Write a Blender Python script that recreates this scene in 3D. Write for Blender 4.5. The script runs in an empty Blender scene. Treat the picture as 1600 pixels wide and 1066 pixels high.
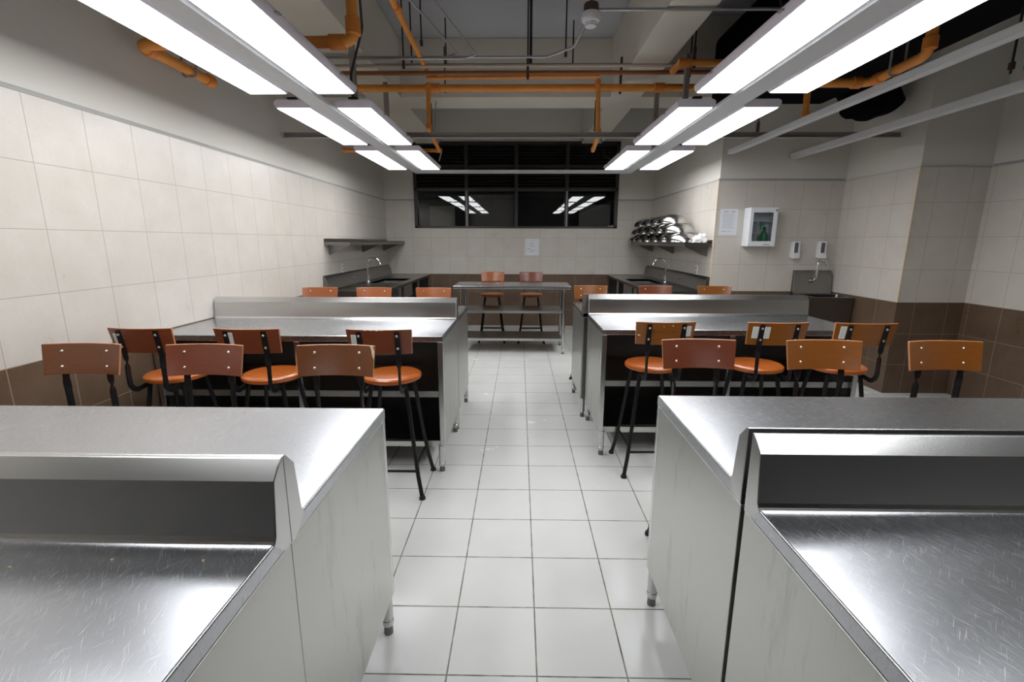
import bpy, bmesh, math, random
from mathutils import Vector, Matrix
random.seed(7)
C = bpy.context.scene.collection
SC = bpy.context.scene
PI = math.pi

# ------------------------------------------------------------------ camera, world, exposure
F_PX, PITCH, YAW, ROLL, CAM_H = 737.26, .2092, .0154, .0027, 1.4141
def make_camera():
    cp, sp, cy, sy = math.cos(PITCH), math.sin(PITCH), math.cos(YAW), math.sin(YAW)
    fwd = Vector((-sy*cp, cy*cp, -sp)); right = Vector((cy, sy, 0)); up = right.cross(fwd)
    cr, sr = math.cos(ROLL), math.sin(ROLL)
    r2 = right*cr + up*sr; u2 = -right*sr + up*cr
    cam = bpy.data.cameras.new('camera'); o = bpy.data.objects.new('camera', cam); C.objects.link(o)
    cam.sensor_width = 36; cam.sensor_fit = 'HORIZONTAL'; cam.lens = 36*F_PX/1600
    cam.clip_start = .02
    m = Matrix((r2, u2, -fwd)).transposed().to_4x4(); m.translation = Vector((0, 0, CAM_H))
    o.matrix_world = m
    SC.camera = o
make_camera()
w = bpy.data.worlds.new('world'); SC.world = w; w.use_nodes = True
w.node_tree.nodes['Background'].inputs[0].default_value = (.02, .022, .03, 1)
w.node_tree.nodes['Background'].inputs[1].default_value = .3
SC.view_settings.view_transform = 'Standard'; SC.view_settings.look = 'None'
SC.view_settings.exposure = 0.0; SC.view_settings.gamma = 1; SC.view_settings.use_curve_mapping = False
LED_STRENGTH = 13.2

# ------------------------------------------------------------------ materials
class NT:
    def __init__(s, name):
        s.m = bpy.data.materials.new(name); s.m.use_nodes = True
        s.t = s.m.node_tree; s.b = s.t.nodes['Principled BSDF']
    def n(s, typ, **k):
        x = s.t.nodes.new(typ)
        for a, v in k.items(): setattr(x, a, v)
        return x
    def put(s, sock, v):
        if isinstance(v, (int, float, tuple, list)): sock.default_value = v
        else: s.t.links.new(v, sock)
    def math(s, op, a, b=0., c=0.):
        x = s.n('ShaderNodeMath', operation=op); s.put(x.inputs[0], a); s.put(x.inputs[1], b); s.put(x.inputs[2], c)
        return x.outputs[0]
    def mix(s, f, a, b):
        x = s.n('ShaderNodeMix', data_type='RGBA'); s.put(x.inputs[0], f); s.put(x.inputs[6], a); s.put(x.inputs[7], b)
        return x.outputs[2]
    def rng(s, v, a, b, c, d):
        x = s.n('ShaderNodeMapRange'); s.put(x.inputs[0], v)
        for i, q in enumerate((a, b, c, d)): s.put(x.inputs[i+1], q)
        return x.outputs[0]
    def pos(s):
        g = s.n('ShaderNodeNewGeometry'); x = s.n('ShaderNodeSeparateXYZ'); s.t.links.new(g.outputs['Position'], x.inputs[0])
        return g, x.outputs[0], x.outputs[1], x.outputs[2]
    def noise(s, scale, detail=3, rough=.5, vec=None, stretch=None, rot=None):
        x = s.n('ShaderNodeTexNoise'); x.inputs['Scale'].default_value = scale
        x.inputs['Detail'].default_value = detail; x.inputs['Roughness'].default_value = rough
        if vec is None:
            vec = s.n('ShaderNodeTexCoord').outputs['Object']
        if stretch:
            if rot:
                m0 = s.n('ShaderNodeMapping'); s.t.links.new(vec, m0.inputs[0]); m0.inputs['Rotation'].default_value = rot; vec = m0.outputs[0]
            mp = s.n('ShaderNodeMapping'); s.t.links.new(vec, mp.inputs[0]); mp.inputs['Scale'].default_value = stretch
            vec = mp.outputs[0]
        s.t.links.new(vec, x.inputs['Vector'])
        return x.outputs[0]
    def bump(s, h, strength=.1, dist=.01):
        x = s.n('ShaderNodeBump'); x.inputs['Strength'].default_value = strength; x.inputs['Distance'].default_value = dist
        s.put(x.inputs['Height'], h); s.t.links.new(x.outputs[0], s.b.inputs['Normal'])
    def set(s, **k):
        nm = dict(col='Base Color', rough='Roughness', metal='Metallic', spec='Specular IOR Level', coat='Coat Weight', coatr='Coat Roughness', aniso='Anisotropic', trans='Transmission Weight', ior='IOR', ecol='Emission Color', estr='Emission Strength')
        for a, v in k.items(): s.put(s.b.inputs[nm[a]], v)
        return s
def rgb(r, g, b): return (r, g, b, 1.)
def srgb(r, g, b):
    f = lambda c: (c/255/12.92) if c <= 10 else ((c/255+.055)/1.055)**2.4
    return (f(r), f(g), f(b), 1.)
def plain(name, col, rough=.5, metal=0., var=.08, scale=30, **k):
    t = NT(name); n = t.noise(scale)
    d = tuple(c*(1-var) for c in col[:3])+(1.,); l = tuple(min(1, c*(1+var)) for c in col[:3])+(1.,)
    t.set(col=t.mix(n, d, l), rough=t.rng(n, 0, 1, max(0, rough-.05), rough+.05), metal=metal, **k)
    return t.m
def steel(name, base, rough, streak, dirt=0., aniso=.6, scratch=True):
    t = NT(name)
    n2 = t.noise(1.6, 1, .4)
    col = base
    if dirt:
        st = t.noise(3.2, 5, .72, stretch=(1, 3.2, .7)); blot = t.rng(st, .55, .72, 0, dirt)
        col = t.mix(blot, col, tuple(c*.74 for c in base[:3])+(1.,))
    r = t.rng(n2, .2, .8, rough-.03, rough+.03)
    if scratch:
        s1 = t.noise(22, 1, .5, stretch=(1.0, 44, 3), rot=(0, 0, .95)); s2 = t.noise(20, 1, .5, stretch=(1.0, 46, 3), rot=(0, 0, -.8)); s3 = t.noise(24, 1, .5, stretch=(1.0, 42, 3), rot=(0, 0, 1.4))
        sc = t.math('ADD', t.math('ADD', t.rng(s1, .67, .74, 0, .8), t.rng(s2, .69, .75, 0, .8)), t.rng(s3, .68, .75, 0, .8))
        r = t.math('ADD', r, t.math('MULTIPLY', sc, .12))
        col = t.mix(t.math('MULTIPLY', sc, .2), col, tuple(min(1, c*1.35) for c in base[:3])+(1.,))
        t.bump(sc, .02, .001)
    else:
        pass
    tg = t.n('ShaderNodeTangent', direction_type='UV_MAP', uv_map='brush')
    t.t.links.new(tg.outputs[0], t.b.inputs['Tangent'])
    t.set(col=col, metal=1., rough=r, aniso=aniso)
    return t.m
M = {}
M['steel_top'] = steel('brushed_steel_top', rgb(.49, .50, .525), .26, (1.2, 90, 60), aniso=.4)
M['steel_side'] = steel('dull_steel_side', rgb(.565, .56, .535), .35, (60, 60, 1.5), dirt=1., scratch=False)
M['steel_lip'] = steel('brushed_steel_lip', rgb(.60, .595, .59), .26, (1.2, 60, 60), scratch=False)
M['steel_dark_shade'] = steel('dark_and_shaded_steel', rgb(.19, .185, .18), .33, (1.2, 60, 60), scratch=False)  # dark feet; on shelf interiors the shade is put into this base colour
M['steel_sink'] = steel('sink_steel', rgb(.24, .23, .22), .3, (60, 1.2, 60), scratch=False)
M['bowl'] = plain('polished_steel', rgb(.52, .515, .505), .2, 1., .04)
M['chrome'] = plain('chrome', rgb(.75, .75, .76), .12, 1., .03)
M['black_metal'] = plain('black_painted_metal', rgb(.008, .008, .009), .4, spec=.3)
M['rubber'] = plain('black_rubber', rgb(.015, .015, .015), .7)
M['rivet'] = plain('rivet_metal', rgb(.8, .78, .74), .3, 1.)
M['white_plastic'] = plain('white_plastic', rgb(.75, .76, .78), .35, var=.03)
M['white_enamel'] = plain('white_enamel', rgb(.74, .76, .80), .3, var=.03)
M['lamp_frame'] = plain('lamp_frame_enamel', rgb(.80, .76, .84), .4, var=.04)
M['rail_paint'] = plain('grey_rail_enamel', rgb(.60, .62, .63), .5, var=.05)
M['rail_dark'] = plain('galvanised_rail', rgb(.30, .28, .265), .45, var=.1)
M['orange_pipe'] = plain('orange_pipe_paint', srgb(230, 150, 66), .45, var=.15, scale=9)
M['orange_fit'] = plain('orange_fitting_paint', srgb(228, 138, 60), .5, var=.12, scale=14)
M['brown_pipe'] = plain('copper_brown_pipe', srgb(150, 88, 44), .45, var=.15)
M['conduit'] = plain('grey_conduit', rgb(.42, .42, .42), .4, .6)
M['tan_conduit'] = plain('tan_conduit', rgb(.5, .42, .34), .45)
M['dark_pipe'] = plain('dark_brown_pipe', rgb(.07, .035, .025), .5)
M['duct'] = plain('black_duct_wrap', rgb(.003, .003, .004), .85, var=.4, scale=6, spec=.06)
M['frame_brown'] = plain('dark_bronze_frame', rgb(.028, .022, .019), .4)
M['slat'] = plain('dark_louver', rgb(.03, .025, .022), .5)
M['board'] = plain('dark_board', rgb(.10, .088, .078), .7)
M['night'] = plain('night_wall', rgb(.012, .012, .013), .8)
M['green'] = plain('green_plastic', rgb(.005, .26, .10), .3)
M['dark_green'] = plain('dark_green_plastic', rgb(.004, .13, .05), .35)
M['label_dark'] = plain('dark_print', rgb(.12, .11, .11), .5)
M['faint_ink'] = plain('faint_ink', rgb(.42, .42, .47), .8)
M['dark_ink'] = plain('dark_ink', rgb(.035, .012, .005), .7)
M['paper'] = plain('paper', rgb(.74, .75, .80), .8, var=.02)
M['sticker'] = plain('sticker_paper', rgb(.70, .72, .66), .6, var=.05)
M['chip'] = plain('bare_plywood', rgb(.70, .55, .36), .7)
M['plastic_bag'] = plain('crumpled_white_plastic', rgb(.82, .82, .83), .45, var=.03)
M['trim_yellow'] = plain('cream_edge_trim', rgb(.68, .55, .36), .4)
M['concrete_paint'] = plain('painted_concrete', rgb(.70, .665, .585), .75, var=.06, scale=3)
M['slab'] = plain('grey_slab', rgb(.45, .465, .49), .8, var=.06, scale=2)
M['wall_paint'] = plain('wall_paint', rgb(.66, .635, .58), .6, var=.03, scale=2)
M['mortar'] = plain('grey_mortar', rgb(.42, .42, .40), .8, var=.12, scale=8)
M['outlet'] = plain('outlet_plastic', rgb(.8, .79, .74), .35, var=.02)
M['brass'] = plain('brass', rgb(.55, .35, .12), .35, 1.)

def led():
    t = NT('led_diffuser'); t.set(col=rgb(.9, .9, .9), rough=.5, ecol=rgb(.965, .985, 1.), estr=LED_STRENGTH)
    return t.m
M['led'] = led()
def glass():
    t = NT('thin_window_glass'); out = t.t.nodes['Material Output']
    tr = t.n('ShaderNodeBsdfTransparent'); tr.inputs[0].default_value = (.93, .95, .95, 1)
    gl = t.n('ShaderNodeBsdfGlossy'); gl.inputs['Roughness'].default_value = .01
    fr = t.n('ShaderNodeFresnel'); fr.inputs[0].default_value = 1.5
    mx = t.n('ShaderNodeMixShader')
    t.t.links.new(fr.outputs[0], mx.inputs[0]); t.t.links.new(tr.outputs[0], mx.inputs[1]); t.t.links.new(gl.outputs[0], mx.inputs[2])
    t.t.links.new(mx.outputs[0], out.inputs[0]); return t.m
M['glass'] = glass()
def wood(name, a, b):
    t = NT(name)
    g = t.noise(10, 5, .6, stretch=(1.2, 12, 14)); v = t.noise(2.5, 2)
    f = t.math('ADD', t.math('MULTIPLY', g, .7), t.math('MULTIPLY', v, .3))
    t.set(col=t.mix(t.rng(f, .3, .7, 0, 1), a, b), rough=t.rng(g, .2, .8, .26, .36), coat=.35, coatr=.18)
    return t.m
W_RED = wood('red_brown_lacquered_plywood', srgb(106, 52, 30), srgb(118, 60, 35))
W_BROWN = wood('brown_lacquered_plywood', srgb(100, 56, 24), srgb(112, 64, 28))
W_AMBER = wood('amber_lacquered_plywood', srgb(126, 73, 22), srgb(140, 83, 28))
W_ORANGE = wood('orange_lacquered_plywood', srgb(148, 80, 36), srgb(160, 89, 42))
W_SEAT = wood('orange_seat_lacquer', srgb(166, 84, 28), srgb(176, 93, 34))
M['ply_edge'] = plain('plywood_edge', srgb(190, 130, 90), .5, var=.12)

def tile_wall():
    t = NT('wall_tiles'); g, x, y, z = t.pos()
    ns = t.n('ShaderNodeSeparateXYZ'); t.t.links.new(g.outputs['True Normal'], ns.inputs[0])
    ax = t.math('ABSOLUTE', ns.outputs[0]); ay = t.math('ABSOLUTE', ns.outputs[1])
    u = t.math('ADD', t.math('MULTIPLY', t.math('SUBTRACT', x, .035), ay), t.math('MULTIPLY', t.math('SUBTRACT', y, 2.22), ax))
    v = t.math('SUBTRACT', z, .87)
    du = t.math('PINGPONG', u, .15); dv = t.math('PINGPONG', v, .1475)
    d = t.math('MINIMUM', du, dv)
    joint = t.rng(d, .0013, .0026, 1, 0)
    cid = t.n('ShaderNodeCombineXYZ')
    t.put(cid.inputs[0], t.math('FLOOR', t.math('DIVIDE', u, .3))); t.put(cid.inputs[1], t.math('FLOOR', t.math('DIVIDE', v, .295)))
    wn = t.n('ShaderNodeTexWhiteNoise', noise_dimensions='3D'); t.t.links.new(cid.outputs[0], wn.inputs[0])
    rnd = wn.outputs[0]
    mott = t.noise(5, 5, .65, vec=g.outputs['Position']); fine = t.noise(60, 3, .6, vec=g.outputs['Position'])
    f = t.math('ADD', t.math('MULTIPLY', mott, .75), t.math('MULTIPLY', fine, .25))
    light = t.mix(t.rng(f, .3, .7, 0, 1), rgb(.555, .51, .455), rgb(.63, .595, .545))
    light = t.mix(t.math('MULTIPLY', rnd, .18), light, rgb(.52, .47, .40))
    light = t.mix(t.math('MULTIPLY', joint, .75), light, rgb(.33, .29, .25))
    dark = t.mix(t.rng(f, .3, .7, 0, 1), rgb(.105, .066, .042), rgb(.155, .102, .068))
    dark = t.mix(t.math('MULTIPLY', rnd, .2), dark, rgb(.09, .056, .036))
    dark = t.mix(t.math('MULTIPLY', joint, .7), dark, rgb(.34, .27, .20))
    isd = t.math('LESS_THAN', v, 0.)
    t.set(col=t.mix(isd, light, dark), rough=t.math('ADD', t.rng(f, .3, .7, .26, .4), t.math('MULTIPLY', joint, .3)))
    t.bump(t.math('SUBTRACT', t.math('MULTIPLY', mott, .1), joint), .25, .002)
    return t.m
M['wall_tiles'] = tile_wall()
def tile_floor():
    t = NT('floor_tiles'); g, x, y, z = t.pos()
    u = t.math('SUBTRACT', x, .0655); v = t.math('SUBTRACT', y, 1.3014)
    wob = t.noise(14, 3, .6, vec=g.outputs['Position'])
    d = t.math('MINIMUM', t.math('PINGPONG', u, .15), t.math('PINGPONG', v, .15))
    d2 = t.math('ADD', d, t.math('MULTIPLY', t.math('SUBTRACT', wob, .5), .003))
    joint = t.rng(d2, .0019, .0034, 1, 0)
    cid = t.n('ShaderNodeCombineXYZ')
    t.put(cid.inputs[0], t.math('FLOOR', t.math('DIVIDE', u, .3))); t.put(cid.inputs[1], t.math('FLOOR', t.math('DIVIDE', v, .3)))
    wn = t.n('ShaderNodeTexWhiteNoise', noise_dimensions='3D'); t.t.links.new(cid.outputs[0], wn.inputs[0])
    mott = t.noise(2.2, 4, .6, vec=g.outputs['Position'])
    col = t.mix(t.rng(mott, .3, .7, 0, 1), rgb(.71, .71, .69), rgb(.765, .765, .745))
    col = t.mix(t.math('MULTIPLY', wn.outputs[0], .25), col, rgb(.69, .70, .68))
    dirt = t.rng(t.noise(9, 4, .7, vec=g.outputs['Position']), .35, .65, .25, 1)
    gc = t.mix(dirt, rgb(.36, .33, .27), rgb(.09, .075, .055))
    t.set(col=t.mix(joint, col, gc), rough=t.math('ADD', t.rng(mott, .3, .7, .17, .28), t.math('MULTIPLY', joint, .4)))
    rip = t.noise(14, 3, .5, vec=g.outputs['Position'], stretch=(.5, 1.6, 1))
    t.bump(t.math('SUBTRACT', t.math('MULTIPLY', rip, .25), joint), .18, .002)
    return t.m
M['floor_tiles'] = tile_floor()

# ------------------------------------------------------------------ mesh helpers
class MB:
    def __init__(s): s.bm = bmesh.new()
    def poly(s, pts, faces, mi=0):
        v = [s.bm.verts.new(p) for p in pts]
        for f in faces:
            try: q = s.bm.faces.new([v[i] for i in f]); q.material_index = mi
            except ValueError: pass
        return s
    def box(s, x0, x1, y0, y1, z0, z1, mi=0):
        p = [(x, y, z) for x in (x0, x1) for y in (y0, y1) for z in (z0, z1)]
        return s.poly(p, [(0, 1, 3, 2), (4, 6, 7, 5), (0, 4, 5, 1), (2, 3, 7, 6), (0, 2, 6, 4), (1, 5, 7, 3)], mi)
    def prism(s, prof, axis, a, b, mi=0):
        def at(p, t): return {'X': (t, p[0], p[1]), 'Y': (p[0], t, p[1]), 'Z': (p[0], p[1], t)}[axis]
        n = len(prof); pts = [at(p, a) for p in prof]+[at(p, b) for p in prof]
        fs = [(i, (i+1) % n, n+(i+1) % n, n+i) for i in range(n)]+[tuple(range(n))[::-1], tuple(range(n, 2*n))]
        return s.poly(pts, fs, mi)
    def tube(s, pts, r, seg=12, caps=True, mi=0):
        pts = [Vector(p) for p in pts]; n = len(pts); rings = []
        rr = r if isinstance(r, (list, tuple)) else [r]*n
        prev = None
        for i, p in enumerate(pts):
            t = (pts[min(i+1, n-1)]-pts[max(i-1, 0)]).normalized()
            if prev is None:
                a = t.orthogonal().normalized()
            else:
                a = prev - t*prev.dot(t)
                a = a.normalized() if a.length > 1e-6 else t.orthogonal().normalized()
            prev = a; b = t.cross(a)
            rings.append([s.bm.verts.new(p+(a*math.cos(2*PI*k/seg)+b*math.sin(2*PI*k/seg))*rr[i]) for k in range(seg)])
        for i in range(n-1):
            for k in range(seg):
                f = s.bm.faces.new((rings[i][k], rings[i][(k+1) % seg], rings[i+1][(k+1) % seg], rings[i+1][k])); f.material_index = mi
        if caps:
            for f in (s.bm.faces.new(rings[0][::-1]), s.bm.faces.new(rings[-1])): f.material_index = mi
        return s
    def lathe(s, prof, c=(0, 0, 0), seg=32, mi=0, axis='Z'):
        rings = []
        for r, z in prof:
            if r < 1e-6: rings.append([s.bm.verts.new(s._ax(0, 0, z, c, axis))])
            else: rings.append([s.bm.verts.new(s._ax(r*math.cos(2*PI*k/seg), r*math.sin(2*PI*k/seg), z, c, axis)) for k in range(seg)])
        for a, b in zip(rings, rings[1:]):
            for k in range(seg):
                k2 = (k+1) % seg
                if len(a) == 1 and len(b) == 1: continue
                if len(a) == 1: q = (a[0], b[k2], b[k])
                elif len(b) == 1: q = (a[k], a[k2], b[0])
                else: q = (a[k], a[k2], b[k2], b[k])
                f = s.bm.faces.new(q); f.material_index = mi
        return s
    def _ax(s, x, y, z, c, axis):
        p = {'Z': (x, y, z), 'Y': (x, z, -y), 'X': (z, x, y)}[axis]
        return (p[0]+c[0], p[1]+c[1], p[2]+c[2])
    def ribbon(s, st):
        rings = []
        for c, wv, tv in st:
            c, wv, tv = Vector(c), Vector(wv), Vector(tv)
            rings.append([s.bm.verts.new(c+wv*a+tv*b) for a, b in ((-1, -1), (1, -1), (1, 1), (-1, 1))])
        for a, b in zip(rings, rings[1:]):
            for k in range(4): s.bm.faces.new((a[k], a[(k+1) % 4], b[(k+1) % 4], b[k]))
        s.bm.faces.new(rings[0][::-1]); s.bm.faces.new(rings[-1])
        return s
    def build(s, name, mat, parent=None, bevel=0., angle=35, seg=2):
        bmesh.ops.recalc_face_normals(s.bm, faces=s.bm.faces)
        me = bpy.data.meshes.new(name); s.bm.to_mesh(me); s.bm.free()
        for m in (mat if isinstance(mat, (list, tuple)) else [mat]): me.materials.append(m)
        for p in me.polygons: p.use_smooth = True
        me.set_sharp_from_angle(angle=math.radians(angle))
        uv = me.uv_layers.new(name='brush')
        for p in me.polygons:
            nn = p.normal; sd = abs(nn.x) > abs(nn.y) and abs(nn.x) > abs(nn.z)
            for li in p.loop_indices:
                q = me.vertices[me.loops[li].vertex_index].co
                uv.data[li].uv = (q.y, q.z) if sd else (q.x, q.y+q.z)
        o = bpy.data.objects.new(name, me); C.objects.link(o)
        if parent: o.parent = parent
        if bevel:
            b = o.modifiers.new('bevel', 'BEVEL'); b.width = bevel; b.segments = seg; b.limit_method = 'ANGLE'; b.angle_limit = math.radians(40)
            b.harden_normals = True
        return o
def tag(o, label=None, cat=None, group=None, kind=None):
    for k, v in (('label', label), ('category', cat), ('group', group), ('kind', kind)):
        if v: o[k] = v
    return o
def thing(name, label, cat, loc=(0, 0, 0), rz=0., group=None):
    o = bpy.data.objects.new(name, None); C.objects.link(o); o.location = loc; o.rotation_euler = (0, 0, rz)
    o.empty_display_size = .1
    return tag(o, label, cat, group)
def copy_tree(o, parent=None):
    c = o.copy(); C.objects.link(c)
    if parent: c.parent = parent
    for ch in list(o.children): copy_tree(ch, c)
    return c
def struct(o, label=None): o['kind'] = 'structure'; o['category'] = o.name.split('_')[0]; o['label'] = label; return o
def arc(c, a, b, r, t0, t1, n=8):
    c, a, b = Vector(c), Vector(a), Vector(b)
    return [c+a*r*math.cos(t0+(t1-t0)*i/n)+b*r*math.sin(t0+(t1-t0)*i/n) for i in range(n+1)]
def rounded(pts, r, n=6):
    """polyline with rounded corners"""
    pts = [Vector(p) for p in pts]; out = [pts[0]]
    for a, p, b in zip(pts, pts[1:], pts[2:]):
        da, db = (a-p), (b-p); k = min(r, da.length*.49, db.length*.49)
        s, e = p+da.normalized()*k, p+db.normalized()*k
        for i in range(n+1):
            t = i/n; out.append(s*(1-t)**2+p*2*t*(1-t)+e*t*t)
    out.append(pts[-1]); return out

# ------------------------------------------------------------------ room shell
XL, YB, XB, YR, XP, YP, XR, YF = -2.2, 7.95, 2.13, 5.33, 3.47, 4.37, 4.08, -7.0
ZS, ZT, ZBM = 3.5, 2.055, 2.92     # slab, tile top, beam bottom
TK = .15
struct(MB().box(XL-TK, XR+TK, YF-TK, YB+TK, -.1, 0).build('floor', M['floor_tiles']), 'white square tiled floor with dirty grout lines')
ce = MB().box(XL-TK, XR+TK, YF-TK, YB+.9, ZS, ZS+.12).build('ceiling', M['slab'])
struct(ce, 'bare grey concrete ceiling slab above the pipes')
def wall(name, label, boxes, tiles, mort):
    m = MB()
    for b in boxes: m.box(*b, mi=0)
    for b in tiles: m.box(*b, mi=1)
    for b in mort: m.prism(*b, mi=2)
    return struct(m.build(name, [M['wall_paint'], M['wall_tiles'], M['mortar']]), label)
TP = .014   # tile proud of the paint
wall('wall_left', 'left wall of cream tiles over brown tiles with painted top',
     [(XL-TK, XL-TP, YF-TK, YB+TK, ZT-.01, ZS)], [(XL-TK, XL, YF-TK, YB+TK, 0, ZT)],
     [([(XL-TP, ZT+.02), (XL+.002, ZT-.004), (XL-TP-.01, ZT-.01)], 'Y', YF, YB)])
WX0, WX1, WZ0, WZ1 = -1.72, 1.585, 1.615, 2.95
wall('wall_back', 'back wall with cream and brown tiles around the dark window',
     [(XL-TK, WX0, YB+TP, YB+TK, ZT-.01, ZS), (WX1, XB+TK, YB+TP, YB+TK, ZT-.01, ZS), (WX0, WX1, YB+TP, YB+TK, WZ1, ZS)],
     [(XL-TK, XB+TK, YB, YB+TK, 0, WZ0), (XL-TK, WX0, YB, YB+TK, WZ0, ZT), (WX1, XB+TK, YB, YB+TK, WZ0, ZT)],
     [([(YB+TP, ZT+.02), (YB-.001, ZT-.004), (YB+TP+.01, ZT-.01)], 'X', XL, WX0), ([(YB+TP, ZT+.02), (YB-.001, ZT-.004), (YB+TP+.01, ZT-.01)], 'X', WX1, XB)])
# right-hand side: bay wall, recess wall, pier and far right wall, solid behind each face
wall('wall_right_bay', 'right wall of the back bay, behind the mixing bowls',
     [(XB+TP, XB+TK, YR+TP, YB+TK, ZT-.01, ZS)], [(XB, XB+TK, YR+.0, YB+TK, 0, ZT)],
     [([(XB+TP, ZT+.02), (XB-.001, ZT-.004), (XB+TP+.01, ZT-.01)], 'Y', YR, YB)])
wall('wall_right_recess', 'wall facing the room behind the hand sink and first aid cabinet',
     [(XB+TK, XP+.02, YR+TP, YR+TK, ZT-.01, ZS)], [(XB+TK, XP+.02, YR, YR+TK, 0, ZT)],
     [([(YR+TP, ZT+.02), (YR-.001, ZT-.004), (YR+TP+.01, ZT-.01)], 'X', XB, XP)])
wall('wall_right_pier', 'tiled pier standing out beside the hand sink',
     [(XP+TP, XR+TK, YP+TP, YR+TK, ZT-.01, ZS)], [(XP, XR+TK, YP, YR+TK, 0, ZT)], [])
wall('wall_right', 'far right wall of cream tiles over dark brown tiles',
     [(XR+TP, XR+TK, YF-TK, YP+TP, ZT-.01, ZS)], [(XR, XR+TK, YF-TK, YP, 0, ZT)],
     [([(XR+TP, ZT+.02), (XR-.001, ZT-.004), (XR+TP+.01, ZT-.01)], 'Y', YF, YP)])
wall('wall_front', 'tiled wall behind the viewpoint', [(XL-TK, XR+TK, YF-TK, YF-TP, ZT-.01, ZS)], [(XL-TK, XR+TK, YF-TK, YF, 0, ZT)], [])
struct(MB().box(XB-.004, XB+.006, YR-.004, YR+.006, .87, ZT).build('trim_1', M['trim_yellow'], bevel=.002), 'cream edge trim on the bay wall corner')
struct(MB().box(XP-.004, XP+.006, YP-.004, YP+.006, .87, ZT).build('trim_2', M['trim_yellow'], bevel=.002), 'cream edge trim on the pier corner')
# beams
def beam(name, label, *b): struct(MB().box(*b).build(name, M['concrete_paint'], bevel=.008), label)
beam('ceiling_beam_cross', 'deep painted concrete beam crossing the room before the window', XL, XR, 5.5, 5.93, ZBM, ZS)
for nm, x0, x1, y1 in (('left', -1.66, -1.285, YB+TP), ('right', .965, 1.285, YB+TP)):
    m = MB().box(x0, x1, YF, 5.5, ZBM, ZS).box(x0, x1, 5.93, y1, ZBM, ZS)
    struct(m.build('ceiling_beam_'+nm, M['concrete_paint'], bevel=.008), 'painted concrete beam running lengthwise on the %s' % nm)
beam('ceiling_beam_side', 'short painted concrete beam over the left wall', XL, -1.66, 3.0, 3.45, ZBM, ZS)
beam('ceiling_beam_far', 'painted concrete beam above the far right walls', 1.285, XR, 5.0, 5.33, 3.0, ZS)

# ------------------------------------------------------------------ window
win = thing('window_1', 'wide dark window with louvers over four glass panes', 'window', (0, YB, 0)); win['kind'] = 'structure'
fr = MB(); D0, D1 = -.012, .09
fr.box(WX0, WX0+.05, D0, D1, WZ0, WZ1).box(WX1-.05, WX1, D0, D1, WZ0, WZ1)
fr.box(WX0, WX1, D0, D1, WZ0, WZ0+.035).box(WX0, WX1, D0, D1, WZ1-.05, WZ1).box(WX0, WX1, D0, D1, 2.2, 2.25).box(WX0, WX1, D0, D1, 2.56, 2.6)
MX = [-.865, -.06, .757]
for x in MX: fr.box(x-.028, x+.028, D0-.004, D1, WZ0, WZ1)
fr.build('window_frame', M['frame_brown'], win, bevel=.003)
ex = [WX0+.05]+[v for x in MX for v in (x-.028, x+.028)]+[WX1-.05]
for i in range(4):
    a, b = ex[2*i], ex[2*i+1]
    MB().box(a-.005, b+.005, .035, .041, WZ0+.03, 2.205).build('glass_pane', M['glass'], win)
    for z0, z1 in ((2.25, 2.56), (2.6, WZ1-.05)):
        m = MB(); n = int((z1-z0)/.05)
        for k in range(n+1):
            z = z0+.01+k*(z1-z0-.02)/n
            m.prism([(.01, z-.004), (.014, z-.008), (.07, z+.034), (.066, z+.038)], 'X', a, b)
        m.build('louver_panel', M['slat'], win)
for x in (MX[0], MX[2]):   # pale edge of the sliding sashes
    MB().box(x-.01, x+.012, -.022, -.016, WZ0+.03, 2.2).build('sash_edge', M['rail_dark'], win)
# the dark space beyond the glass
struct(MB().box(WX0-1.5, WX1+1.5, 8.75, 8.85, 0.0, ZS).build('wall_outside', M['night']), 'dark night wall beyond the window glass')
for i, (x0, x1, z1, lb) in enumerate(((-1.5, -1.08, 1.98, 'dark board standing behind the leftmost window pane'), (-.83, -.1, 2.16, 'large dark board filling the second window pane from the left'), (.98, 1.5, 2.0, 'dark board standing behind the rightmost window pane'))):
    o = MB().box(x0, x1, YB+TK, YB+TK+.02, 1.5, z1).build('dark_board', M['board'], bevel=.003)
    tag(o, lb, 'board', 'boards behind the window')

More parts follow.
